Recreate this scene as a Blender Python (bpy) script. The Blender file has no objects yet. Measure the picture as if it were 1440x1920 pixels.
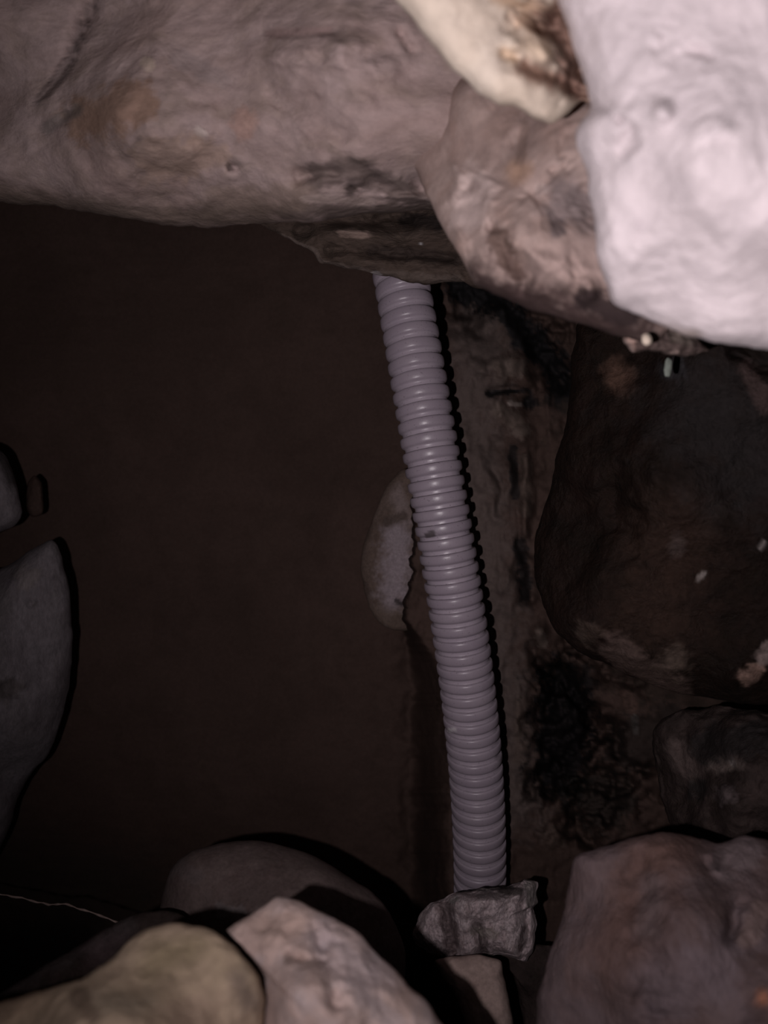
import bpy, math
import numpy as np
from mathutils import Vector

# ------------------------------------------------------------------ camera, world, light
S = bpy.context.scene
COL = S.collection
F = 1440.0                      # focal length in pixels of the 1440x1920 frame
cam_d = bpy.data.cameras.new('camera')
cam_d.sensor_fit = 'VERTICAL'; cam_d.sensor_height = 36; cam_d.sensor_width = 27
cam_d.lens = 27.0
cam_d.clip_start = 0.01; cam_d.clip_end = 20
cam_d.dof.use_dof = True; cam_d.dof.focus_distance = 0.345; cam_d.dof.aperture_fstop = 8.5
cam = bpy.data.objects.new('camera', cam_d); COL.objects.link(cam)
cam.location = (0, 0, 0); cam.rotation_euler = (math.pi / 2, 0, 0)
S.camera = cam

w = bpy.data.worlds.new('ambient_fill'); S.world = w; w.use_nodes = True
w.node_tree.nodes['Background'].inputs[0].default_value = (0.72, 0.72, 0.8, 1)
w.node_tree.nodes['Background'].inputs[1].default_value = 0.075  # even ambient fill, added to lift the blacks

# the phone torch beside the lens: slightly left of and below it, beam leaning up and right
ld = bpy.data.lights.new('torch', 'SPOT')
ld.energy = 2.3; ld.color = (1.0, 0.905, 0.935)
ld.spot_size = math.radians(132); ld.spot_blend = 1.0; ld.shadow_soft_size = 0.0022
torch = bpy.data.objects.new('torch', ld); COL.objects.link(torch)
torch.location = (-0.032, 0.0, -0.012)
aim = Vector((0.125, 0.40, 0.095))
torch.rotation_euler = (aim - torch.location).to_track_quat('-Z', 'Y').to_euler()

S.view_settings.view_transform = 'Standard'; S.view_settings.look = 'None'
S.view_settings.gamma = 1; S.view_settings.use_curve_mapping = False
S.view_settings.exposure = 0.0

# ------------------------------------------------------------------ numpy noise
_rs = np.random.RandomState(7)
_P = np.concatenate([_rs.permutation(256)] * 3)
_G = _rs.normal(size=(256, 3)); _G /= np.linalg.norm(_G, axis=1)[:, None]

def perlin(p):
    i = np.floor(p).astype(int); f = p - i; i &= 255
    u = f * f * f * (f * (f * 6 - 15) + 10)
    r = 0
    for a in (0, 1):
        for b in (0, 1):
            for c in (0, 1):
                h = _P[_P[_P[(i[:, 0] + a) & 255] + ((i[:, 1] + b) & 255)] + ((i[:, 2] + c) & 255)]
                d = f - np.array([a, b, c])
                g = (_G[h] * d).sum(1)
                wt = (u[:, 0] if a else 1 - u[:, 0]) * (u[:, 1] if b else 1 - u[:, 1]) * (u[:, 2] if c else 1 - u[:, 2])
                r = r + g * wt
    return r * 1.5

def fbm(p, octaves=4, gain=0.5, lac=2.1):
    r = 0; a = 1
    for k in range(octaves):
        r = r + a * perlin(p + 17.3 * k); p = p * lac; a *= gain
    return r

def ridged(p, octaves=3):
    r = 0; a = 1
    for k in range(octaves):
        r = r + a * (0.5 - np.abs(perlin(p + 9.1 * k))); p = p * 2.1; a *= .5
    return r

def ray(px, py):
    return np.stack([(px - 720) / F, np.ones_like(px), (960 - py) / F], 1)

def seg_dist(px, py, pts):
    d = np.full(px.shape, 1e9)
    if len(pts) == 1: return np.hypot(px - pts[0][0], py - pts[0][1])
    for (ax, ay), (bx, by) in zip(pts[:-1], pts[1:]):
        dx, dy = bx - ax, by - ay
        t = np.clip(((px - ax) * dx + (py - ay) * dy) / (dx * dx + dy * dy + 1e-9), 0, 1)
        d = np.minimum(d, np.hypot(px - ax - t * dx, py - ay - t * dy))
    return d

def depth_field(ctrl, px, py, s=90.0):
    if len(ctrl) == 1: return np.full(px.shape, float(ctrl[0][2]))
    W = 0; R = 0
    for x, y, d in ctrl:
        k = 1.0 / ((px - x) ** 2 + (py - y) ** 2 + s * s) ** 1.6
        W = W + k; R = R + k * d
    return R / W

def sstep(x):
    x = np.clip(x, 0, 1); return x * x * (3 - 2 * x)

def relief(px, py, feats):
    """dents (+) and bumps (-), given as polylines over the face: (points, width, depth[, stretch_y])"""
    r = np.zeros_like(px)
    Q = np.stack([px * .014, py * .014, px * 0 + 5.5], 1); wx = fbm(Q, 2, .35); wy = fbm(Q + 31.7, 2, .35); wm = fbm(Q * 1.4 + 77, 3)
    for f in feats:
        pts, wd, dp = f[:3]
        sy = f[3] if len(f) > 3 else 1.0
        am = 6 + .8 * wd
        d = seg_dist(px + am * wx, (py + am * wy) * sy, [(a, b * sy) for a, b in pts])
        w2 = wd * np.clip(1 + .7 * wm, .35, 2)
        r = r + dp * np.clip(.85 + .9 * wm, .1, 1.5) * np.exp(-(d / w2) ** 2)
    return r

def stain_shade_attr(me, px, py, P, stain_shades):  # colour patches: real stains and painted shade
    n = len(px); col = np.zeros((n, 4)); 
    wob = fbm(P * 140.0 + 3.1, 4) ; wob2 = fbm(P * 420.0 + 8.7, 3)
    for s in stain_shades:
        pts, rad, c, a = s[:4]
        sy = s[4] if len(s) > 4 else 1.0
        soft = s[5] if len(s) > 5 else 0.35
        d = seg_dist(px, py * sy, [(q, b * sy) for q, b in pts]) / rad
        m = a * sstep((1.0 + 0.55 * wob + 0.3 * wob2 - d) / soft * 0.5 + 0.5)
        keep = col[:, 3] * (1 - m)
        na = m + keep
        col[:, :3] = (np.array(c) * m[:, None] + col[:, :3] * keep[:, None]) / np.maximum(na, 1e-6)[:, None]
        col[:, 3] = na
    at = me.attributes.new('stain_shade', 'FLOAT_COLOR', 'POINT')
    at.data.foreach_set('color', col.astype(np.float32).ravel())

# ------------------------------------------------------------------ materials
def stone_mat(name, c1, c2, c3, s1=35, s2=90, fine=420, bump=0.5, dist=0.0012, rough=0.9, spec=0.08, stretch=(1, 1, 1), amt=0.45, speck=0.25):
    m = bpy.data.materials.new(name); m.use_nodes = True
    nt = m.node_tree; N = nt.nodes; L = nt.links
    bs = N['Principled BSDF']
    tc = N.new('ShaderNodeTexCoord'); mp = N.new('ShaderNodeMapping'); mp.inputs['Scale'].default_value = stretch
    L.new(tc.outputs['Object'], mp.inputs[0])
    def noise(sc, det=6, ro=.6, dis=0.0):
        n = N.new('ShaderNodeTexNoise'); n.inputs['Scale'].default_value = sc
        n.inputs['Detail'].default_value = det; n.inputs['Roughness'].default_value = ro
        n.inputs['Distortion'].default_value = dis
        L.new(mp.outputs[0], n.inputs['Vector']); return n.outputs[0]
    def ramp(src, a, b):
        r = N.new('ShaderNodeMapRange'); r.inputs[1].default_value = a; r.inputs[2].default_value = b
        L.new(src, r.inputs[0]); return r.outputs[0]
    def mix(f, a, b, typ='MIX'):
        x = N.new('ShaderNodeMix'); x.data_type = 'RGBA'; x.blend_type = typ
        for s, v in ((x.inputs[0], f), (x.inputs[6], a), (x.inputs[7], b)):
            if hasattr(v, 'node'): L.new(v, s)
            elif isinstance(v, tuple): s.default_value = (*v, 1)
            else: s.default_value = v
        return x.outputs[2]
    a = mix(ramp(noise(s1, 4, .55, .6), .36, .64), c1, c2)
    k = N.new('ShaderNodeMath'); k.operation = 'MULTIPLY'; k.inputs[1].default_value = amt
    L.new(ramp(noise(s2, 5, .62, .4), .46, .68), k.inputs[0])
    a = mix(k.outputs[0], a, c3)
    at = N.new('ShaderNodeAttribute'); at.attribute_name = 'stain_shade'
    a = mix(at.outputs['Alpha'], a, at.outputs['Color'])
    fn = noise(fine, 6, .7)
    g = N.new('ShaderNodeMapRange'); g.inputs[1].default_value = .3; g.inputs[2].default_value = .7
    g.inputs[3].default_value = 1 - speck; g.inputs[4].default_value = 1 + speck
    L.new(fn, g.inputs[0])
    vm = N.new('ShaderNodeVectorMath'); vm.operation = 'SCALE'; L.new(a, vm.inputs[0]); L.new(g.outputs[0], vm.inputs['Scale'])
    L.new(vm.outputs[0], bs.inputs['Base Color'])
    bs.inputs['Roughness'].default_value = rough
    bs.inputs['Specular IOR Level'].default_value = spec
    b = N.new('ShaderNodeBump'); b.inputs['Strength'].default_value = bump; b.inputs['Distance'].default_value = dist
    ad = N.new('ShaderNodeMath'); ad.operation = 'MULTIPLY_ADD'; ad.inputs[1].default_value = .5
    L.new(fn, ad.inputs[0]); L.new(noise(s2 * 1.6, 7, .65), ad.inputs[2])
    L.new(ad.outputs[0], b.inputs['Height']); L.new(b.outputs[0], bs.inputs['Normal'])
    return m

# ------------------------------------------------------------------ mesh helpers
def finish(o, label=None, cat=None, group=None, kind=None):
    if label: o['label'] = label
    if cat: o['category'] = cat
    if group: o['group'] = group
    if kind: o['kind'] = kind
    return o

def link_mesh(name, V, Fc, mat, parent=None, smooth=True, origin=None):
    if origin is None: origin = V.mean(0)
    me = bpy.data.meshes.new(name)
    me.from_pydata((V - origin).tolist(), [], Fc)
    if smooth: me.polygons.foreach_set('use_smooth', [True] * len(me.polygons))
    me.materials.append(mat); me.update()
    o = bpy.data.objects.new(name, me); o.location = origin
    COL.objects.link(o)
    if parent: o.parent = parent; o.location = Vector(origin) - parent.location
    return o

def spline(pts, n, sharp=0.0):
    """closed Catmull-Rom through pts, resampled to n equal arc steps"""
    P = np.array(pts, float); m = len(P); out = []
    for i in range(m):
        p0, p1, p2, p3 = P[i - 1], P[i], P[(i + 1) % m], P[(i + 2) % m]
        for t in np.linspace(0, 1, 16, endpoint=False):
            c = .5 * ((2 * p1) + (p2 - p0) * t + (2 * p0 - 5 * p1 + 4 * p2 - p3) * t * t + (3 * p1 - p0 - 3 * p2 + p3) * t ** 3)
            l = p1 + (p2 - p1) * t
            out.append(c * (1 - sharp) + l * sharp)
    Q = np.array(out + [out[0]])
    s = np.concatenate([[0], np.cumsum(np.hypot(*np.diff(Q, axis=0).T))])
    u = np.linspace(0, s[-1], n, endpoint=False)
    return np.stack([np.interp(u, s, Q[:, 0]), np.interp(u, s, Q[:, 1])], 1)

def rock(name, label, mat, outline, ctrl, front=.02, back=.03, p=2.6, rough=.0018, freq=60, edge=4.0,
         feats=(), stain_shades=(), center=None, nang=240, nring=46, sharp=0.25, cat='stone', group=None, seed=0, ridge=0.0,
         rfreq=40, ftilt=1.0, parent=None, oct=5):
    """a solid stone: outline at its widest, a bulging rough front and a rounded back"""
    O = spline(outline, nang, sharp)
    th = np.arange(nang)
    q = np.stack([O[:, 0] * .02, O[:, 1] * .02, np.full(nang, seed * 3.7)], 1)
    j = fbm(q, 4); j2 = fbm(q + 50, 4)
    O = O + np.stack([j, j2], 1) * edge
    c = np.array(center if center else O.mean(0), float)
    ts = np.sin(np.arange(1, nring + 1) / nring * math.pi / 2)
    ts[-1] = 1
    px = [np.array([c[0]])]; py = [np.array([c[1]])]; T = [np.zeros(1)]
    for t in ts:
        px.append(c[0] + t * (O[:, 0] - c[0])); py.append(c[1] + t * (O[:, 1] - c[1])); T.append(np.full(nang, t))
    nf = 1 + nang * nring
    # back: from the rim inwards, without the rim
    bt = ts[:-1][::-1][::3]
    if len(bt) == 0 or bt[-1] > .2: bt = np.append(bt, .1)
    for t in bt:
        px.append(c[0] + t * (O[:, 0] - c[0])); py.append(c[1] + t * (O[:, 1] - c[1])); T.append(np.full(nang, t))
    px.append(np.array([c[0]])); py.append(np.array([c[1]])); T.append(np.zeros(1))
    px = np.concatenate(px); py = np.concatenate(py); T = np.concatenate(T)
    isf = np.arange(len(px)) < nf
    D = depth_field(ctrl, px, py)
    prof = np.sqrt(np.clip(1 - T ** p, 0, 1))
    D = D + np.where(isf, -front * prof * ftilt, back * prof)
    P0 = ray(px, py) * D[:, None] + seed * 1.37
    fade = np.where(isf, 1.0, .6)
    D = D + fade * rough * fbm(P0 * freq, oct)
    if ridge: D = D - fade * ridge * ridged(P0 * rfreq, 3)
    D = D + np.where(isf, relief(px, py, feats), 0)
    V = ray(px, py) * D[:, None]
    Fc = []
    def ring(r): return 1 + r * nang
    for i in range(nang):
        k = (i + 1) % nang
        Fc.append((0, 1 + i, 1 + k))
    nr = nring + len(bt)
    for r in range(nr - 1):
        a, b = ring(r), ring(r + 1)
        for i in range(nang):
            k = (i + 1) % nang
            Fc.append((a + i, b + i, b + k, a + k))
    last = ring(nr - 1); e = len(V) - 1
    for i in range(nang):
        Fc.append((last + (i + 1) % nang, last + i, e))
    o = link_mesh(name, V, Fc, mat, parent)
    stain_shade_attr(o.data, px, py, V, stain_shades)
    if parent is None: finish(o, label, cat, group)
    return o

# ------------------------------------------------------------------ the cavity itself (setting)
MUD = stone_mat('clay_wall', (.050, .0325, .027), (.062, .040, .0335), (.043, .028, .023), s1=14, s2=60, fine=500, bump=.3, dist=.0008, rough=.9, spec=.05, amt=.5, speck=.12)
TUN = stone_mat('rubble_wall', (.10, .075, .065), (.16, .12, .10), (.05, .04, .035), s1=20, s2=60, fine=300, bump=.8, dist=.003, rough=.9)

def wall_back():
    xs = np.concatenate([np.arange(-900, 620, 20), np.arange(620, 1080, 3.5), np.arange(1080, 1280, 5), np.arange(1280, 2400, 16)])
    ys = np.concatenate([np.arange(-700, 440, 20), np.arange(440, 1700, 4), np.arange(1700, 2700, 20)])
    X, Y = np.meshgrid(xs, ys); px = X.ravel().astype(float); py = Y.ravel().astype(float)
    DL = depth_field([(-600, 900, .46), (100, 500, .455), (100, 1500, .445), (450, 950, .465), (650, 600, .452), (650, 1500, .452), (740, 1040, .446),
                      (100, -400, .5), (1300, -400, .5), (100, 2400, .5), (1300, 2400, .5)], px, py, 70)
    DR = depth_field([(850, 540, .400), (850, 700, .380), (850, 900, .372), (950, 600, .392), (900, 1300, .384), (880, 1600, .392), (950, 1000, .372), (950, 1450, .386),
                      (1100, 800, .385), (1250, 900, .42), (1500, 900, .44), (1100, 1400, .385), (1250, 1400, .385), (1500, 1500, .45), (1300, -400, .5), (1300, 2400, .5)], px, py, 70)
    edge = 766 + 9 * perlin(np.stack([py * .03, py * 0 + 4, py * 0], 1)) + 5 * perlin(np.stack([py * .09, py * 0 + 8, py * 0], 1)) - 20 * np.exp(-((py - 1150) / 50) ** 2)
    sh = 14.0 + 70.0 * sstep((py - 1140) / 160)
    right = sstep((px - edge) / sh)               # the nearer clay face behind and right of the hose
    D = DL * (1 - right) + DR * right
    P = ray(px, py) * D[:, None]
    D = D + .0045 * perlin(P * 22) * (0.3 + right)
    Pv = P * np.array([1.0, 1.0, .35])
    D = D - right * (.0050 * ridged(Pv * 60, 4) - .003)
    D = D + right * .0012 * fbm(P * 190, 4) + .0006 * fbm(P * 160, 3)
    D = D + relief(px, py, [
        ([(915, 738), (950, 732), (985, 728)], 7, .007), ([(992, 748)], 18, .009),
        ([(860, 545), (925, 560), (1000, 640), (1050, 690)], 40, .022), ([(880, 640), (895, 700)], 12, -.004),
        ([(935, 590), (955, 620)], 22, -.010), ([(950, 690)], 36, -.009, 1.4), ([(945, 762), (975, 800)], 20, -.007),
        ([(958, 830), (970, 880), (962, 930)], 13, .005), ([(1002, 860), (1016, 940), (1004, 1020), (1016, 1100)], 14, .004),
        ([(922, 880), (934, 920), (928, 970)], 7, .003), ([(985, 860), (985, 1000)], 9, -.005), ([(905, 850), (940, 1100)], 12, -.003),
        ([(975, 1010), (985, 1120)], 14, .012), ([(1010, 1195)], 18, -.010), ([(1000, 1210), (1030, 1230)], 10, .01),
        ([(1080, 1330), (1050, 1450), (1120, 1500)], 60, .030), ([(1040, 1270)], 36, .02), ([(1150, 1420)], 50, .012),
        ([(1040, 1560)], 26, -.008), ([(975, 1300), (980, 1420)], 14, -.004),
        ([(178, 830), (178, 915)], 3, .003), ([(770, 1200), (775, 1400), (775, 1620)], 16, .005)])
    V = ray(px, py) * D[:, None]
    nx, ny = len(xs), len(ys)
    idx = np.arange(nx * ny).reshape(ny, nx)
    Fc = np.stack([idx[:-1, :-1], idx[1:, :-1], idx[1:, 1:], idx[:-1, 1:]], -1).reshape(-1, 4).tolist()
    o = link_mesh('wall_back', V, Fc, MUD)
    lt = (.12, .092, .078); bl = (.010, .010, .011); md = (.085, .062, .052)  # bl: shade of gaps and recesses painted into the wall colour
    stain_shade_attr(o.data, px, py, V, [
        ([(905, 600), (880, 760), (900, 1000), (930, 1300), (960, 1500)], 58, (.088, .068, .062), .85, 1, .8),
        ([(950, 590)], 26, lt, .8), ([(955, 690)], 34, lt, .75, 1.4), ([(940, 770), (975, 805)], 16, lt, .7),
        ([(955, 757), (976, 759)], 5, (.24, .20, .18), .8), ([(862, 540), (930, 560), (1000, 640), (1050, 700), (1060, 740)], 30, bl, .95),  # black band paints the shade below the upper stones
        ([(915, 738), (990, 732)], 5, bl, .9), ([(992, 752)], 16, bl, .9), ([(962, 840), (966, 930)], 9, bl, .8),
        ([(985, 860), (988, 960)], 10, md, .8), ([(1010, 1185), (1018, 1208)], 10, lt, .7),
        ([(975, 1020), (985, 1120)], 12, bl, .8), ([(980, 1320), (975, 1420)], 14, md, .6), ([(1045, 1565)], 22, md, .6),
        ([(1060, 1290), (1050, 1440)], 55, (.008, .008, .009), .9), ([(1130, 1500)], 60, (.02, .018, .016), .7),  # darkness of the deep gap painted on the wall
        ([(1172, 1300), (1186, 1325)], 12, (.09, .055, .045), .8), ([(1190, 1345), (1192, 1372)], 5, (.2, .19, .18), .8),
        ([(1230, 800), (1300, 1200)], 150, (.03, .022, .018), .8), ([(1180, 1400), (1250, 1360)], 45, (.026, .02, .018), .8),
        ([(-300, 1810), (0, 1790), (120, 1770)], 75, (.014, .012, .013), .9, 1, .8), ([(0, 1640), (250, 1660)], 60, (.034, .026, .022), .8, 1, 1.0)])  # black gap and dimness at lower left painted into the colour
    finish(o, kind='structure')
wall_back()

def side(name, axis, sgn):
    """rough sides of the hollow, opening towards the viewer"""
    n = 60; V = []
    for iy in range(n + 1):
        y = -.02 + .56 * iy / n
        half_x = .13 + .62 * y; half_z = .15 + .80 * y
        for k in range(n + 1):
            s = -1 + 2 * k / n
            V.append((sgn * half_x, y, s * half_z) if axis == 'x' else (s * half_x, y, sgn * half_z))
    V = np.array(V); d = .010 * ridged(V * 22, 3) + .003 * fbm(V * 60, 3)
    V[:, 0 if axis == 'x' else 2] -= sgn * d
    idx = np.arange((n + 1) ** 2).reshape(n + 1, n + 1)
    Fc = np.stack([idx[:-1, :-1], idx[1:, :-1], idx[1:, 1:], idx[:-1, 1:]], -1).reshape(-1, 4).tolist()
    o = link_mesh(name, V, Fc, TUN); stain_shade_attr(o.data, V[:, 0], V[:, 2], V, [])
    finish(o, kind='structure')
side('wall_left', 'x', -1); side('wall_right', 'x', 1); side('floor', 'z', -1); side('ceiling', 'z', 1)

# ------------------------------------------------------------------ corrugated hose
def hose():
    m = bpy.data.materials.new('grey_plastic'); m.use_nodes = True
    nt = m.node_tree; N = nt.nodes; L = nt.links; bs = N['Principled BSDF']
    tc = N.new('ShaderNodeTexCoord')
    n1 = N.new('ShaderNodeTexNoise'); n1.inputs['Scale'].default_value = 90; n1.inputs['Detail'].default_value = 5
    n2 = N.new('ShaderNodeTexNoise'); n2.inputs['Scale'].default_value = 1300; n2.inputs['Detail'].default_value = 2
    for n in (n1, n2): L.new(tc.outputs['Object'], n.inputs['Vector'])
    r = N.new('ShaderNodeValToRGB'); r.color_ramp.elements[0].position = .3; r.color_ramp.elements[1].position = .7
    r.color_ramp.elements[0].color = (.278, .236, .278, 1); r.color_ramp.elements[1].color = (.320, .274, .314, 1)
    L.new(n1.outputs[0], r.inputs[0])
    sp = N.new('ShaderNodeMapRange'); sp.inputs[1].default_value = .66; sp.inputs[2].default_value = .72; sp.inputs[4].default_value = .55
    L.new(n2.outputs[0], sp.inputs[0])
    at = N.new('ShaderNodeAttribute'); at.attribute_name = 'stain_shade'
    mx = N.new('ShaderNodeMix'); mx.data_type = 'RGBA'; mx.inputs[7].default_value = (.06, .05, .05, 1)
    L.new(sp.outputs[0], mx.inputs[0]); L.new(r.outputs[0], mx.inputs[6])
    m2 = N.new('ShaderNodeMix'); m2.data_type = 'RGBA'
    L.new(at.outputs['Alpha'], m2.inputs[0]); L.new(mx.outputs[2], m2.inputs[6]); L.new(at.outputs['Color'], m2.inputs[7])
    L.new(m2.outputs[2], bs.inputs['Base Color'])
    bs.inputs['Roughness'].default_value = .36; bs.inputs['Specular IOR Level'].default_value = .42
    b = N.new('ShaderNodeBump'); b.inputs['Strength'].default_value = .12; b.inputs['Distance'].default_value = .0004
    n3 = N.new('ShaderNodeTexNoise'); n3.inputs['Scale'].default_value = 700; L.new(tc.outputs['Object'], n3.inputs['Vector'])
    L.new(n3.outputs[0], b.inputs['Height']); L.new(b.outputs[0], bs.inputs['Normal'])
    # centre line: (row, column, width in pixels)
    K = np.array([(380, 724, 103), (470, 742, 104), (560, 758, 105), (650, 775, 106), (740, 789, 106), (830, 805, 107), (920, 819, 108), (1000, 834, 109),
                  (1100, 850, 108), (1200, 864, 106), (1300, 877, 105), (1400, 889, 103), (1500, 896, 101), (1600, 899, 99), (1680, 899, 98), (1750, 898, 97)], float)
    OUT = .0128
    rows = [385.0]
    while rows[-1] < 1725:
        rows.append(rows[-1] + float(np.interp(rows[-1], [500, 700, 900, 1250, 1420, 1700], [28.5, 28, 27.2, 25.2, 23.2, 22.6])))
    # profile over one period: u, radius factor
    prof = [(0, .905), (.035, .882), (.08, .878), (.16, .877), (.25, .878), (.285, .882), (.305, .93), (.33, .972), (.39, .992), (.48, 1.0), (.62, 1.0), (.78, .994), (.89, .975), (.95, .94), (.98, .92)]
    py = []; rad = []
    for a, b2 in zip(rows[:-1], rows[1:]):
        for u, k in prof: py.append(a + u * (b2 - a)); rad.append(k * OUT)
    py = np.array(py); rad = np.array(rad)
    from numpy.polynomial import polynomial as PL
    cx = PL.polyval((py - 1050) / 600, PL.polyfit((K[:, 0] - 1050) / 600, K[:, 1], 5))
    wd = PL.polyval((py - 1050) / 600, PL.polyfit((K[:, 0] - 1050) / 600, K[:, 2], 3))
    dep = F * 2 * OUT / wd
    C = ray(cx, py) * dep[:, None]
    T = np.gradient(C, axis=0); T /= np.linalg.norm(T, axis=1)[:, None]
    for _ in range(8): T = (np.roll(T, 1, 0) + T + np.roll(T, -1, 0)) / 3 if False else T
    X = np.cross(T, np.array([0, 1, 0])); X /= np.linalg.norm(X, axis=1)[:, None]
    Y = np.cross(X, T)
    na = 72; an = np.arange(na) / na * 2 * math.pi
    V = []
    ov = .0
    for i in range(len(C)):
        r = rad[i]
        V.append(C[i] + r * (np.cos(an)[:, None] * X[i] + np.sin(an)[:, None] * Y[i]))
    V = np.concatenate(V); n = len(C)
    Fc = []
    for i in range(n - 1):
        for k in range(na):
            q = (k + 1) % na
            Fc.append((i * na + k, (i + 1) * na + k, (i + 1) * na + q, i * na + q))
    o = link_mesh('corrugated_hose', V, Fc, m)
    so = o.modifiers.new('s', 'SOLIDIFY'); so.thickness = .0008; so.offset = -1
    ppx = 720 + V[:, 0] / V[:, 1] * F; ppy = 960 - V[:, 2] / V[:, 1] * F
    front = (np.tile(np.sin(an), n) * 0 + 1)
    st = [([(802, 1003), (812, 1001)], 5, (.05, .04, .04), .85), ([(842, 1370), (852, 1367)], 4, (.5, .47, .48), .7), ([(935, 1420)], 8, (.12, .10, .11), .6)]
    stain_shade_attr(o.data, ppx, ppy, V, st)
    # darker line in the grooves, just above each ridge
    at = o.data.attributes['stain_shade']; c = np.zeros(len(V) * 4, np.float32); at.data.foreach_get('color', c); c = c.reshape(-1, 4)
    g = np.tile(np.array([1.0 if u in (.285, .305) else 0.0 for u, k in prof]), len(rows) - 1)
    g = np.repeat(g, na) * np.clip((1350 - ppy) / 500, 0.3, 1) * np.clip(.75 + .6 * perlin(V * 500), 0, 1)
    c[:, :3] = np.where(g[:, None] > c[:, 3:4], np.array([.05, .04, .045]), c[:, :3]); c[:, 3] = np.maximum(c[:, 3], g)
    crown = np.repeat(np.tile(np.array([1.0 if .33 < u < .97 else 0.0 for u, k in prof]), len(rows) - 1), na)   # crowns tinted darker than the grooves
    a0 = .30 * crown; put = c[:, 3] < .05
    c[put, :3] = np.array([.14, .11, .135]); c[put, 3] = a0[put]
    at.data.foreach_set('color', c.ravel())
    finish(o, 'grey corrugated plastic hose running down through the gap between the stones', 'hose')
hose()

# ------------------------------------------------------------------ stones
M_A = stone_mat('pinkish_limestone', (.325, .24, .22), (.42, .325, .31), (.26, .20, .16), s1=30, s2=75, fine=300, bump=.4, dist=.003, stretch=(.7, 1, 1.4), speck=.15)
M_B = stone_mat('dark_slab', (.060, .042, .034), (.090, .066, .054), (.035, .026, .023), s1=60, s2=120, fine=600, bump=.8, dist=.0016, stretch=(.4, 1, 1.6), rough=.8)
M_C = stone_mat('rosy_stone', (.32, .235, .21), (.40, .305, .275), (.29, .19, .155), s1=32, s2=80, fine=350, bump=.22, dist=.002, speck=.12)
M_D = stone_mat('cream_stone', (.62, .52, .42), (.68, .585, .49), (.57, .47, .375), s1=30, s2=70, fine=300, bump=.35, dist=.002, speck=.08)
M_E = stone_mat('chalky_stone', (.58, .515, .525), (.68, .605, .618), (.50, .445, .458), s1=50, s2=110, fine=300, bump=.4, dist=.003, speck=.04, amt=.6)
M_F = stone_mat('wet_dark_stone', (.010, .0062, .0045), (.016, .009, .007), (.0068, .0054, .005), s1=40, s2=100, fine=500, bump=.7, dist=.003, rough=.5, spec=.10, speck=.3)
M_I = stone_mat('brown_rubble_stone', (.028, .020, .018), (.048, .034, .031), (.018, .014, .013), s1=50, s2=110, fine=400, bump=.8, dist=.002, rough=.7)
M_J = stone_mat('russet_stone', (.092, .059, .054), (.140, .105, .110), (.18, .13, .125), s1=34, s2=80, fine=300, bump=.6, dist=.003, stretch=(1.3, 1, .6), speck=.12)
M_K = stone_mat('crusty_mortar', (.40, .325, .335), (.56, .47, .48), (.28, .20, .19), s1=110, s2=220, fine=900, bump=1.0, dist=.0016, stretch=(1.3, 1, .7), speck=.45)
M_L = stone_mat('smooth_brown_stone', (.30, .22, .195), (.37, .28, .25), (.25, .185, .165), s1=50, s2=110, fine=400, bump=.3, dist=.001)
M_M = stone_mat('dull_cobble', (.10, .075, .07), (.13, .098, .092), (.09, .06, .056), s1=50, s2=110, fine=500, bump=.3, dist=.001)
M_N = stone_mat('angular_pink_stone', (.45, .335, .30), (.54, .41, .37), (.42, .36, .365), s1=36, s2=90, fine=320, bump=.6, dist=.003, speck=.12, amt=.7)
M_O = stone_mat('mossy_ochre_stone', (.37, .285, .20), (.48, .365, .27), (.28, .205, .155), s1=36, s2=90, fine=320, bump=.6, dist=.003, speck=.15)
M_Q = stone_mat('grey_stone', (.115, .100, .106), (.155, .137, .146), (.088, .074, .075), s1=26, s2=80, fine=500, bump=.6, dist=.001, stretch=(1.6, 1, .6), rough=.9)
M_S = stone_mat('pale_stone', (.095, .068, .056), (.125, .09, .076), (.07, .052, .044), s1=60, s2=160, fine=700, bump=.4, dist=.0006)

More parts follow.
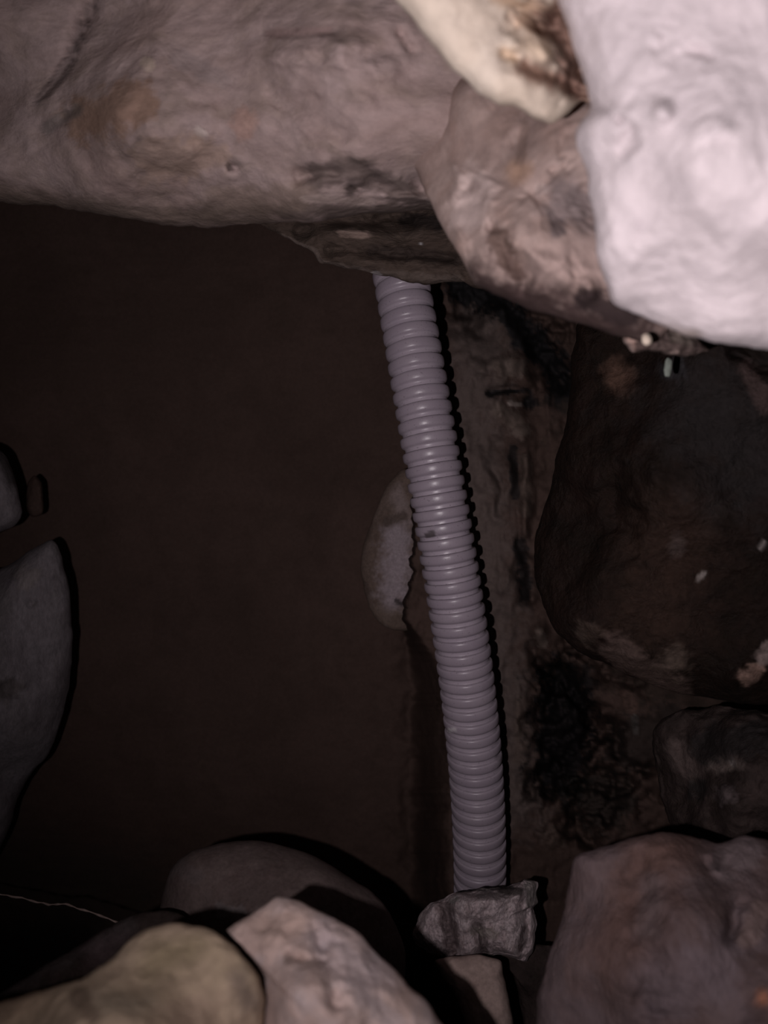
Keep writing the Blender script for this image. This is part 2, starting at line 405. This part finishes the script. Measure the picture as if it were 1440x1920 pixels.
bk = (.06, .045, .04)
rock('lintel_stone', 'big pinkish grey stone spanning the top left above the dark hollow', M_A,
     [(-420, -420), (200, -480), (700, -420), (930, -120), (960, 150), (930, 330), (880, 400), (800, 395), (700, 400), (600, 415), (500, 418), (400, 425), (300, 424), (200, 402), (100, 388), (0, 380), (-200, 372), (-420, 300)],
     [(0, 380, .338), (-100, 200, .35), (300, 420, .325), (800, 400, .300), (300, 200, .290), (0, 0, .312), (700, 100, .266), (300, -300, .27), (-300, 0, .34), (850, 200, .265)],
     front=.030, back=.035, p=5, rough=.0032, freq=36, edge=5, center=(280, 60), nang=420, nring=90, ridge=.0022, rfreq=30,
     feats=[([(185, -20), (165, 30), (150, 70), (120, 130), (75, 185)], 9, .006), ([(140, 200), (120, 220)], 9, .004),
            ([(430, 312), (440, 316)], 7, .004), ([(500, 62), (560, 66), (620, 58)], 9, .002), ([(655, 352), (668, 356)], 12, .009),
            ([(300, 210), (380, 195), (430, 215)], 14, .0015), ([(540, 80), (700, 130)], 35, -.004), ([(250, 300), (420, 330)], 40, -.003), ([(750, 60), (770, 100)], 6, .003),
            ([(560, 330), (620, 315), (720, 340)], 12, .005), ([(760, 340), (800, 380)], 16, .006), ([(720, 370), (800, 372)], 7, -.004), ([(520, 200), (620, 240)], 30, .003)],
     stain_shades=[([(265, 258), (242, 288)], 5, (.20, .16, .15), .7), ([(160, 225), (250, 195)], 42, (.27, .17, .12), .8), ([(460, 232)], 26, (.42, .26, .21), .6), ([(290, 300), (390, 290)], 40, (.38, .27, .21), .6),
             ([(170, 10), (150, 70), (120, 130), (70, 190)], 10, (.15, .12, .115), .7), ([(140, 208), (90, 240)], 12, (.17, .15, .14), .6),
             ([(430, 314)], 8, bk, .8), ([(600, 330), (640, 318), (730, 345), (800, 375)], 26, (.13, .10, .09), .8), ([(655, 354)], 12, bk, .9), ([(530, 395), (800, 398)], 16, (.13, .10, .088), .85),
             ([(400, 380), (560, 370)], 26, (.24, .18, .15), .7), ([(0, 372), (300, 405), (500, 410)], 22, (.155, .118, .097), .8, 1, .9), ([(500, 62), (620, 58)], 8, (.22, .15, .14), .7),  # second entry darkens the underside, shade put into the colour
             ([(278, 122)], 13, (.50, .40, .33), .8), ([(372, 243), (385, 250)], 9, (.55, .46, .42), .8), ([(570, 372), (700, 382)], 7, (.42, .33, .30), .7), ([(340, 110), (420, 150)], 18, (.27, .22, .215), .5)], seed=1)

rock('ledge_slab', 'dark brown ragged slab under the big upper stone, covering the hose top', M_B,
     [(470, 370), (620, 350), (760, 350), (900, 350), (990, 420), (980, 530), (900, 545), (870, 532), (840, 530), (800, 531), (765, 528), (735, 520), (700, 512), (650, 500), (600, 490), (580, 468), (530, 442), (480, 418)],
     [(500, 420, .345), (600, 490, .330), (700, 515, .322), (850, 535, .322), (750, 400, .345), (950, 480, .325)],
     front=.008, back=.007, p=3, rough=.0022, freq=70, edge=5, center=(760, 455), nang=300, nring=50, ridge=.003, rfreq=50, sharp=.6,
     feats=[([(640, 438), (690, 438)], 9, -.004), ([(620, 470), (740, 478), (850, 480)], 8, .004), ([(560, 425), (760, 410)], 12, .006)],
     stain_shades=[([(640, 438), (690, 438)], 8, (.26, .19, .16), .8), ([(789, 457)], 3, (.4, .38, .38), .9), ([(520, 440), (590, 470), (600, 490), (700, 512)], 5, (.16, .125, .11), .6),
             ([(760, 410), (840, 420)], 14, (.02, .016, .015), .8), ([(700, 470), (860, 485)], 12, (.03, .022, .02), .6), ([(720, 512), (860, 528)], 8, (.115, .09, .078), .6), ([(700, 512), (712, 516)], 5, (.3, .27, .27), .8)], seed=2)

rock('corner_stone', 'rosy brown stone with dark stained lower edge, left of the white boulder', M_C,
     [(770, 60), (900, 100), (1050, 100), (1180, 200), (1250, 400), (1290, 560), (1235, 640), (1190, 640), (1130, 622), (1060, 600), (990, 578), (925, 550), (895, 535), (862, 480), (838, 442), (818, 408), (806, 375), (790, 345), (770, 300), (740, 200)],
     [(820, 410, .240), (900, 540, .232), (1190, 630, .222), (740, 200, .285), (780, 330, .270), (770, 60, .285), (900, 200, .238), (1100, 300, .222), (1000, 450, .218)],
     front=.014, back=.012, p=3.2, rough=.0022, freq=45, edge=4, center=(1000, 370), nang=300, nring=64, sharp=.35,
     feats=[([(970, 215), (962, 310)], 14, .002), ([(890, 350)], 34, -.004), ([(890, 352)], 14, .003), ([(930, 440), (960, 490), (985, 520)], 16, .006), ([(860, 430), (900, 520)], 18, -.003),
            ([(1050, 395)], 40, .004), ([(1000, 500), (1110, 520)], 30, -.003), ([(1060, 225), (1066, 300)], 14, .0015)],
     stain_shades=[([(890, 345), (876, 395)], 32, (.60, .48, .45), .75, 1, .6), ([(891, 350)], 11, (.34, .26, .24), .7), ([(970, 320)], 20, (.42, .26, .17), .6, 1, .8), ([(1015, 352)], 14, (.48, .38, .35), .6),
             ([(1060, 375), (1095, 390)], 42, (.17, .14, .14), .8, 1, .7), ([(1045, 430)], 18, (.15, .12, .12), .8), ([(938, 445), (950, 490), (970, 515)], 20, (.13, .085, .07), .85),
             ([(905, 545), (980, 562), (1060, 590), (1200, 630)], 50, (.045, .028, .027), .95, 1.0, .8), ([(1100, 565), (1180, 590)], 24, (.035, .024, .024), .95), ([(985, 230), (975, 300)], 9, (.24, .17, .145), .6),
             ([(1020, 490), (1110, 490)], 36, (.43, .32, .29), .5)], seed=3)

rock('cream_stone', 'cream stone with a brown crevice at the top edge', M_D,
     [(560, -420), (900, -460), (1180, -380), (1230, -100), (1190, 120), (1130, 200), (1090, 190), (1062, 215), (1035, 232), (1000, 222), (970, 200), (935, 196), (895, 175), (860, 140), (830, 105), (795, 65), (765, 30), (735, -10), (640, -200)],
     [(750, 0, .184), (950, 190, .186), (1050, 220, .196), (1150, 150, .206), (1180, -100, .208), (900, -200, .184)],
     front=.010, back=.004, p=3.5, rough=.0016, freq=45, edge=4, center=(940, 0), nang=300, nring=60, sharp=.3,
     feats=[([(950, 100), (1000, 128), (1095, 180)], 13, .004), ([(980, 30), (1010, 50)], 18, .003), ([(1045, 40), (1065, 90), (1085, 140)], 30, .008), ([(980, 85), (1020, 98)], 16, -.003)],
     stain_shades=[([(935, -10), (975, 8), (1040, 20)], 13, (.46, .31, .20), .8, 1, 1.0), ([(985, 38), (1010, 50)], 20, (.40, .24, .15), .7, 1, 1.0), ([(942, 96), (965, 112)], 9, (.50, .36, .24), .7, 1, 1.0),
             ([(985, 122), (1035, 150), (1095, 182)], 17, (.25, .15, .11), .95, 1, .8), ([(1040, 30), (1065, 90), (1088, 160)], 36, (.20, .12, .095), .97, 1, .8), ([(985, 84), (1015, 98)], 15, (.62, .49, .37), .9, 1, .9)], seed=4)

rock('white_boulder', 'chalky white boulder filling the top right corner', M_E,
     [(1020, -420), (1500, -520), (1950, -300), (2000, 300), (1850, 640), (1600, 690), (1440, 658), (1400, 648), (1340, 640), (1290, 630), (1240, 612), (1190, 590), (1150, 570), (1138, 540), (1120, 480), (1112, 400), (1100, 330), (1080, 270), (1082, 240), (1110, 200), (1090, 130), (1065, 60), (1040, -20), (1000, -200)],
     [(1100, 100, .178), (1100, 400, .182), (1200, 600, .193), (1440, 650, .184), (1400, 300, .168), (1800, 300, .165), (1400, -300, .165)],
     front=.020, back=.010, p=2.8, rough=.0020, freq=60, edge=4, center=(1420, 120), nang=380, nring=80, ridge=.0005, rfreq=70, sharp=.3,
     feats=[([(1140, 205), (1160, 230)], 10, .004), ([(1222, 205)], 28, -.003), ([(1150, 270), (1180, 260)], 16, .003), ([(1340, 240)], 22, -.002), ([(1200, 430)], 18, .002), ([(1250, 60), (1300, 90)], 26, .002)],
     stain_shades=[([(1120, 200), (1160, 228)], 9, (.42, .37, .38), .6, 1, .8), ([(1150, 270), (1180, 265)], 20, (.52, .46, .47), .6, 1, .9), ([(1300, 632), (1250, 622)], 14, (.36, .29, .26), .8, 1, .8), ([(1200, 420)], 12, (.48, .42, .44), .5, 1, .9)], seed=5)

rock('wedge_stone', 'small brown stone wedged under the white boulder at its lower left', M_C,
     [(1178, 606), (1200, 600), (1250, 614), (1310, 634), (1330, 655), (1300, 668), (1250, 664), (1215, 655), (1185, 660), (1172, 640)],
     [(1190, 640, .225), (1300, 650, .232)], front=.006, back=.006, rough=.0024, freq=120, edge=6, nang=140, nring=30, center=(1240, 640), sharp=.7, ridge=.002, rfreq=90,
     stain_shades=[([(1188, 630), (1200, 645)], 16, (.30, .19, .15), .6), ([(1212, 652), (1235, 640), (1310, 650)], 20, (.07, .05, .046), .9), ([(1270, 628), (1290, 634)], 14, (.17, .14, .12), .7)], seed=6)
rock('pebble', 'tiny pale pebble just below the left corner of the white boulder', M_D,
     [(1204, 630), (1213, 626), (1221, 632), (1222, 643), (1213, 648), (1204, 643)], [(1212, 636, .206)], front=.0016, back=.002, rough=.0006, freq=300, edge=1.5, nang=40, nring=12, seed=7, cat='pebble')

rock('dark_boulder', 'large round wet dark brown boulder right of the hose', M_F,
     [(1100, 590), (1250, 560), (1450, 600), (1640, 700), (1760, 950), (1700, 1230), (1560, 1340), (1440, 1325), (1350, 1312), (1270, 1300), (1190, 1268), (1110, 1235), (1050, 1195), (1015, 1130), (1000, 1060), (1010, 980), (1035, 900), (1055, 820), (1068, 740), (1075, 660)],
     [(1010, 1000, .345), (1080, 700, .330), (1270, 1290, .315), (1440, 1310, .300), (1300, 900, .300), (1440, 660, .285), (1650, 900, .29), (1200, 1150, .315)],
     front=.026, back=.022, p=2.2, rough=.0034, freq=38, edge=6, center=(1330, 950), nang=320, nring=70, ridge=.003, rfreq=30, sharp=.2,
     feats=[([(1310, 1080), (1320, 1076)], 8, -.003), ([(1120, 1180), (1260, 1270)], 26, -.004), ([(1395, 1260)], 26, -.006), ([(1400, 1265), (1440, 1230)], 14, -.004), ([(1380, 660), (1440, 690)], 10, .007), ([(1150, 900), (1200, 1000)], 30, .004)],
     stain_shades=[([(1160, 705)], 26, (.13, .075, .055), .75, 1, .8), ([(1310, 1083), (1320, 1076)], 5, (.34, .30, .28), .85), ([(1400, 1270), (1415, 1262)], 16, (.24, .155, .125), .85), ([(1430, 1230), (1440, 1215)], 13, (.22, .17, .155), .8),
             ([(1430, 1015), (1428, 1030)], 4, (.25, .22, .21), .8), ([(1260, 1000), (1230, 1160)], 70, (.042, .024, .018), .6, 1, .9), ([(1150, 1215), (1270, 1290)], 26, (.085, .058, .05), .7), ([(1100, 1190)], 24, (.07, .05, .04), .6),
             ([(1330, 760), (1400, 850)], 100, (.022, .019, .019), .8, 1, .9), ([(1400, 690), (1440, 760)], 16, (.075, .05, .046), .7), ([(1270, 1020)], 18, (.075, .055, .05), .6), ([(1265, 1240)], 30, (.085, .062, .05), .7), ([(1260, 690)], 24, (.03, .028, .03), .8)], seed=8)
rock('pale_sliver', 'tiny upright pale sliver stuck on the dark boulder under the white one', M_S,
     [(1247, 676), (1252, 670), (1260, 676), (1260, 690), (1256, 706), (1247, 706), (1244, 694)], [(1252, 690, .2575)], front=.0012, back=.0012, rough=.0001, edge=.6, nang=40, nring=8, seed=9, cat='stone chip', sharp=.6,
     stain_shades=[([(1252, 680), (1252, 700)], 30, (.22, .25, .22), .9)])

rock('rubble_stone', 'dim brown rubble stone below the round dark boulder at right edge', M_I,
     [(1225, 1375), (1262, 1335), (1340, 1325), (1440, 1335), (1600, 1350), (1680, 1480), (1620, 1600), (1440, 1625), (1330, 1610), (1265, 1560), (1235, 1490)],
     [(1230, 1450, .366), (1440, 1500, .315), (1650, 1500, .31)], front=.022, back=.02, rough=.004, freq=60, edge=7, nang=200, nring=44, ridge=.005, rfreq=45, center=(1420, 1490),
     stain_shades=[([(1270, 1410), (1300, 1440)], 24, (.10, .074, .068), .8), ([(1345, 1435), (1375, 1432)], 16, (.13, .10, .09), .75), ([(1375, 1430)], 6, (.22, .19, .18), .8), ([(1360, 1490)], 18, (.09, .07, .07), .8), ([(1320, 1400), (1440, 1380)], 30, (.02, .017, .017), .8), ([(1310, 1480)], 20, (.022, .02, .02), .7)], seed=10)

rock('russet_stone', 'blurred reddish purple stone filling the bottom right corner', M_J,
     [(1080, 1605), (1120, 1592), (1180, 1572), (1250, 1560), (1300, 1570), (1350, 1580), (1400, 1565), (1450, 1580), (1650, 1640), (1800, 1900), (1800, 2300), (1400, 2420), (1060, 2340), (985, 2120), (1000, 1960), (1010, 1860), (1038, 1770), (1060, 1690)],
     [(1080, 1620, .262), (1020, 1900, .252), (1400, 1580, .258), (1300, 1800, .235), (1500, 2000, .215), (1100, 2200, .225)],
     front=.022, back=.03, p=2.8, rough=.003, freq=40, edge=4, center=(1370, 1920), nang=320, nring=66, ridge=.001, rfreq=32, sharp=.3,
     feats=[([(1320, 1600), (1345, 1640)], 18, .006), ([(1200, 1600), (1220, 1900)], 24, .003), ([(1390, 1700), (1360, 1760)], 14, .005)],
     stain_shades=[([(1250, 1590), (1200, 1680), (1140, 1800)], 60, (.13, .075, .062), .6, 1, .9), ([(1225, 1660), (1215, 1740)], 22, (.17, .135, .14), .5, 1, .9), ([(1360, 1620), (1400, 1600)], 30, (.17, .135, .14), .6), ([(1345, 1620)], 16, (.06, .045, .045), .7),
             ([(1350, 1800), (1250, 1860)], 60, (.17, .135, .15), .6, 1, .9), ([(1430, 1710), (1400, 1760)], 18, (.24, .17, .155), .6), ([(1432, 1870)], 14, (.55, .22, .12), .7, 1, 1.0)], seed=11)  # last patch paints an orange glow into the colour

rock('mortar_lump', 'crusty grey lump of mortar around the bottom end of the hose', M_K,
     [(770, 1752), (790, 1715), (810, 1692), (850, 1676), (890, 1668), (940, 1662), (975, 1655), (985, 1650), (1010, 1652), (1008, 1672), (1012, 1690), (1000, 1702), (1004, 1740), (1000, 1780), (985, 1802), (960, 1798), (930, 1792), (900, 1795), (860, 1800), (820, 1795), (785, 1775)],
     [(800, 1740, .350), (900, 1700, .335), (980, 1680, .345), (900, 1790, .330)],
     front=.016, back=.016, p=2.8, rough=.0028, freq=110, edge=5, center=(900, 1740), nang=260, nring=60, ridge=.0016, rfreq=100, sharp=.55,
     feats=[([(842, 1700), (852, 1780)], 10, .006), ([(900, 1740), (905, 1790)], 10, .005), ([(880, 1690), (960, 1690)], 20, -.004), ([(984, 1730), (976, 1790)], 8, .004), ([(880, 1672), (960, 1664)], 6, .003)],
     stain_shades=[([(836, 1700), (845, 1780)], 16, (.06, .035, .032), .7), ([(898, 1740), (910, 1785)], 9, (.06, .04, .035), .7), ([(890, 1746), (922, 1750)], 10, (.26, .23, .20), .6), ([(848, 1690), (856, 1684)], 5, (.3, .28, .27), .8),
             ([(900, 1678), (950, 1680)], 9, (.24, .20, .20), .7), ([(995, 1665), (1000, 1690)], 14, (.20, .185, .17), .75), ([(940, 1668), (975, 1672)], 8, (.05, .04, .036), .8), ([(860, 1670), (960, 1664)], 4, (.04, .035, .034), .8), ([(980, 1740), (975, 1780)], 5, (.07, .045, .045), .7)], seed=12, cat='mortar')

rock('foot_stone', 'smooth brown stone under the crusty mortar lump at the bottom', M_L,
     [(815, 1800), (850, 1792), (900, 1790), (938, 1800), (946, 1830), (955, 1880), (968, 1950), (990, 2080), (900, 2120), (860, 2050), (880, 1960), (860, 1880), (830, 1830)],
     [(880, 1800, .318), (930, 1900, .300), (930, 2100, .29)], front=.008, back=.02, rough=.0012, freq=60, edge=3, nang=160, nring=36, center=(905, 1880), seed=13, sharp=.5)
rock('side_stone', 'dark narrow stone behind the black crack at the bottom, left of the russet stone', M_I,
     [(940, 1790), (1010, 1770), (1060, 1790), (1080, 1900), (1060, 2050), (1010, 2060), (992, 1960), (975, 1880), (962, 1830)],
     [(980, 1800, .345), (1010, 2000, .335)], front=.006, back=.015, rough=.002, freq=60, edge=3, nang=120, nring=30, center=(1020, 1900), seed=14)

rock('round_cobble', 'dull round brown cobble behind the two front stones, bottom left of the hose', M_M,
     [(310, 1660), (325, 1625), (360, 1596), (410, 1580), (470, 1575), (530, 1585), (590, 1605), (650, 1640), (700, 1675), (735, 1720), (760, 1790), (740, 1900), (600, 1980), (420, 1980), (300, 1900), (290, 1760)],
     [(320, 1650, .315), (470, 1580, .325), (700, 1690, .315), (500, 1800, .300)], front=.030, back=.03, p=2.1, rough=.0012, freq=40, edge=2, center=(520, 1770), nang=220, nring=44, seed=15,
     stain_shades=[([(420, 1708), (450, 1712)], 14, (.15, .13, .13), .7), ([(330, 1620), (360, 1640)], 18, (.11, .09, .09), .5)])

rock('angular_stone', 'angular pink stone with pointed top at the bottom centre', M_N,
     [(425, 1745), (470, 1715), (520, 1682), (560, 1690), (585, 1702), (630, 1722), (675, 1750), (705, 1785), (760, 1840), (800, 1880), (850, 1950), (900, 2060), (850, 2250), (600, 2380), (470, 2300), (480, 2080), (495, 1900), (490, 1830), (455, 1780)],
     [(430, 1745, .205), (520, 1690, .212), (700, 1780, .204), (850, 1950, .192), (600, 1900, .184), (650, 2200, .17)],
     front=.012, back=.02, p=3, rough=.0020, freq=50, edge=3, center=(640, 1960), nang=300, nring=60, ridge=.0006, rfreq=40, sharp=.6,
     feats=[([(545, 1720), (500, 1760)], 24, -.002), ([(540, 1790), (600, 1800)], 10, .003), ([(600, 1760), (640, 1880)], 18, .003)],
     stain_shades=[([(500, 1745), (560, 1730)], 34, (.42, .30, .25), .5, 1, .9), ([(620, 1760), (700, 1830)], 40, (.38, .32, .335), .6, 1, .9), ([(560, 1790), (590, 1840)], 20, (.40, .29, .25), .6, 1, .9), ([(710, 1880), (740, 1920)], 20, (.40, .33, .33), .6), ([(540, 1795)], 10, (.22, .17, .15), .6)], seed=16)

rock('ochre_stone', 'mottled yellowish brown stone in the bottom left corner', M_O,
     [(-380, 1990), (-100, 1900), (0, 1880), (70, 1858), (130, 1845), (190, 1815), (235, 1770), (270, 1742), (330, 1732), (400, 1745), (440, 1775), (480, 1820), (496, 1870), (490, 1950), (470, 2120), (420, 2320), (0, 2460), (-400, 2350)],
     [(0, 1880, .190), (300, 1740, .195), (480, 1850, .188), (200, 2000, .168), (0, 2300, .158)],
     front=.014, back=.02, p=2.6, rough=.0022, freq=46, edge=4, center=(180, 2060), nang=320, nring=64, ridge=.0012, rfreq=36,
     stain_shades=[([(0, 1900), (60, 1880)], 30, (.30, .21, .15), .6, 1, .9), ([(300, 1800), (350, 1790)], 34, (.18, .145, .085), .6, 1, .9), ([(190, 1880), (270, 1880)], 20, (.30, .25, .19), .6, 1, .9), ([(340, 1910), (380, 1900)], 34, (.36, .26, .20), .6, 1, .9),
             ([(450, 1840), (470, 1880)], 20, (.13, .10, .085), .7, 1, .9), ([(150, 1870), (170, 1900)], 18, (.14, .10, .075), .7), ([(320, 1830)], 10, (.12, .09, .06), .6)], seed=17)
rock('shadowy_slab', 'dark sloping slab behind the yellowish stone at the bottom left', M_I,
     [(-380, 1960), (-100, 1900), (0, 1862), (60, 1825), (120, 1790), (180, 1752), (240, 1720), (300, 1705), (350, 1720), (370, 1790), (300, 1900), (100, 2050), (-200, 2120), (-400, 2060)],
     [(0, 1860, .262), (260, 1720, .278), (0, 2000, .25)], front=.006, back=.014, rough=.0016, freq=50, edge=3, center=(100, 1880), nang=200, nring=36, seed=18,
     stain_shades=[([(0, 1865), (240, 1735)], 14, (.10, .085, .085), .4, 1, .9), ([(180, 1790), (210, 1770)], 26, (.12, .085, .09), .5, 1, .9)])

rock('left_stone', 'rounded grey stone at the left edge, the lower and larger of two', M_Q,
     [(-330, 1080), (-120, 1060), (-20, 1070), (20, 1055), (60, 1030), (95, 1012), (112, 1035), (122, 1070), (132, 1130), (136, 1200), (130, 1280), (115, 1350), (95, 1410), (60, 1450), (35, 1490), (25, 1530), (10, 1570), (-40, 1640), (-200, 1680), (-380, 1500), (-400, 1250)],
     [(100, 1020, .395), (135, 1220, .400), (20, 1540, .405), (-100, 1300, .37), (-350, 1300, .36)],
     front=.026, back=.03, p=2.4, rough=.0022, freq=44, edge=3, center=(-100, 1330), nang=260, nring=60, seed=19, ridge=.0012, rfreq=40,
     feats=[([(60, 1135), (72, 1132)], 7, .003), ([(10, 1290), (30, 1285)], 16, .004)],
     stain_shades=[([(66, 1134)], 7, (.08, .07, .068), .7), ([(0, 1300), (25, 1292)], 20, (.085, .07, .066), .7), ([(50, 1080)], 24, (.17, .145, .135), .5), ([(0, 1120), (-30, 1200)], 24, (.10, .09, .09), .7)])
rock('upper_left_stone', 'small grey stone at the left edge, the upper of two', M_Q,
     [(-330, 820), (-120, 800), (-20, 835), (8, 850), (22, 880), (34, 920), (42, 960), (30, 985), (0, 998), (-60, 1020), (-200, 1030), (-340, 960)],
     [(30, 930, .392), (-200, 900, .37)], front=.022, back=.02, p=2.4, rough=.0018, freq=60, edge=3, center=(-120, 915), nang=160, nring=40, seed=20,
     stain_shades=[([(0, 850), (25, 900)], 12, (.04, .034, .034), .8, 1, .8)])
rock('clay_knob', 'small dim knob of clay beside the upper left stone', MUD,
     [(52, 905), (65, 892), (78, 905), (82, 935), (80, 962), (62, 970), (50, 955), (48, 930)], [(66, 930, .418)], front=.006, back=.010, rough=.0012, freq=110, edge=2, nang=80, nring=20, seed=21, cat='clay lump')

rock('pale_stone', 'pale stone half buried in the clay wall left of the hose', M_S,
     [(728, 905), (760, 880), (800, 900), (815, 1000), (805, 1120), (775, 1175), (740, 1182), (708, 1165), (688, 1130), (676, 1080), (680, 1020), (700, 970), (712, 935)],
     [(745, 1040, .424)], front=.010, back=.02, p=2.4, rough=.0008, freq=80, edge=3, center=(748, 1040), nang=160, nring=44, seed=22,
     stain_shades=[([(748, 1010), (745, 1060), (735, 1120)], 27, (.235, .195, .21), .95, 1, .7), ([(745, 930), (755, 955)], 17, (.19, .15, .145), .8, 1, .8), ([(700, 1145), (735, 1160)], 16, (.12, .088, .072), .7, 1, .9),
             ([(726, 978), (756, 966)], 9, (.07, .052, .045), .85), ([(745, 1127), (753, 1133)], 6, (.03, .024, .024), .9)])

# added strand standing in for a lit stone rim at bottom left
def strand():
    pts = np.array([(-150, 1662, .34), (-40, 1668, .335), (40, 1684, .33), (90, 1696, .326), (120, 1694, .322), (170, 1710, .318), (230, 1733, .31), (290, 1752, .302)])
    n = 60; u = np.linspace(0, len(pts) - 1, n)
    q = np.stack([np.interp(u, np.arange(len(pts)), pts[:, k]) for k in range(3)], 1)
    C = ray(q[:, 0], q[:, 1]) * q[:, 2:3]; C += .0004 * np.stack([perlin(C * 300 + k * 9) for k in range(3)], 1)
    na = 8; V = []
    for i in range(n):
        r = .00035 * (1 + .4 * math.sin(i * 1.3))
        for k in range(na):
            a = k / na * 2 * math.pi; V.append(C[i] + r * np.array([.15 * math.cos(a), math.cos(a), math.sin(a)]))
    V = np.array(V)
    Fc = [(i * na + k, i * na + (k + 1) % na, (i + 1) * na + (k + 1) % na, (i + 1) * na + k) for i in range(n - 1) for k in range(na)]
    Fc += [tuple(range(na))[::-1], tuple(range((n - 1) * na, n * na))]
    o = link_mesh('rim_strand', V, Fc, M_L); stain_shade_attr(o.data, V[:, 0], V[:, 2], V, [])
    finish(o, 'thin faint root standing in for a lit stone rim above the black gap at the lower left', 'filament')
strand()
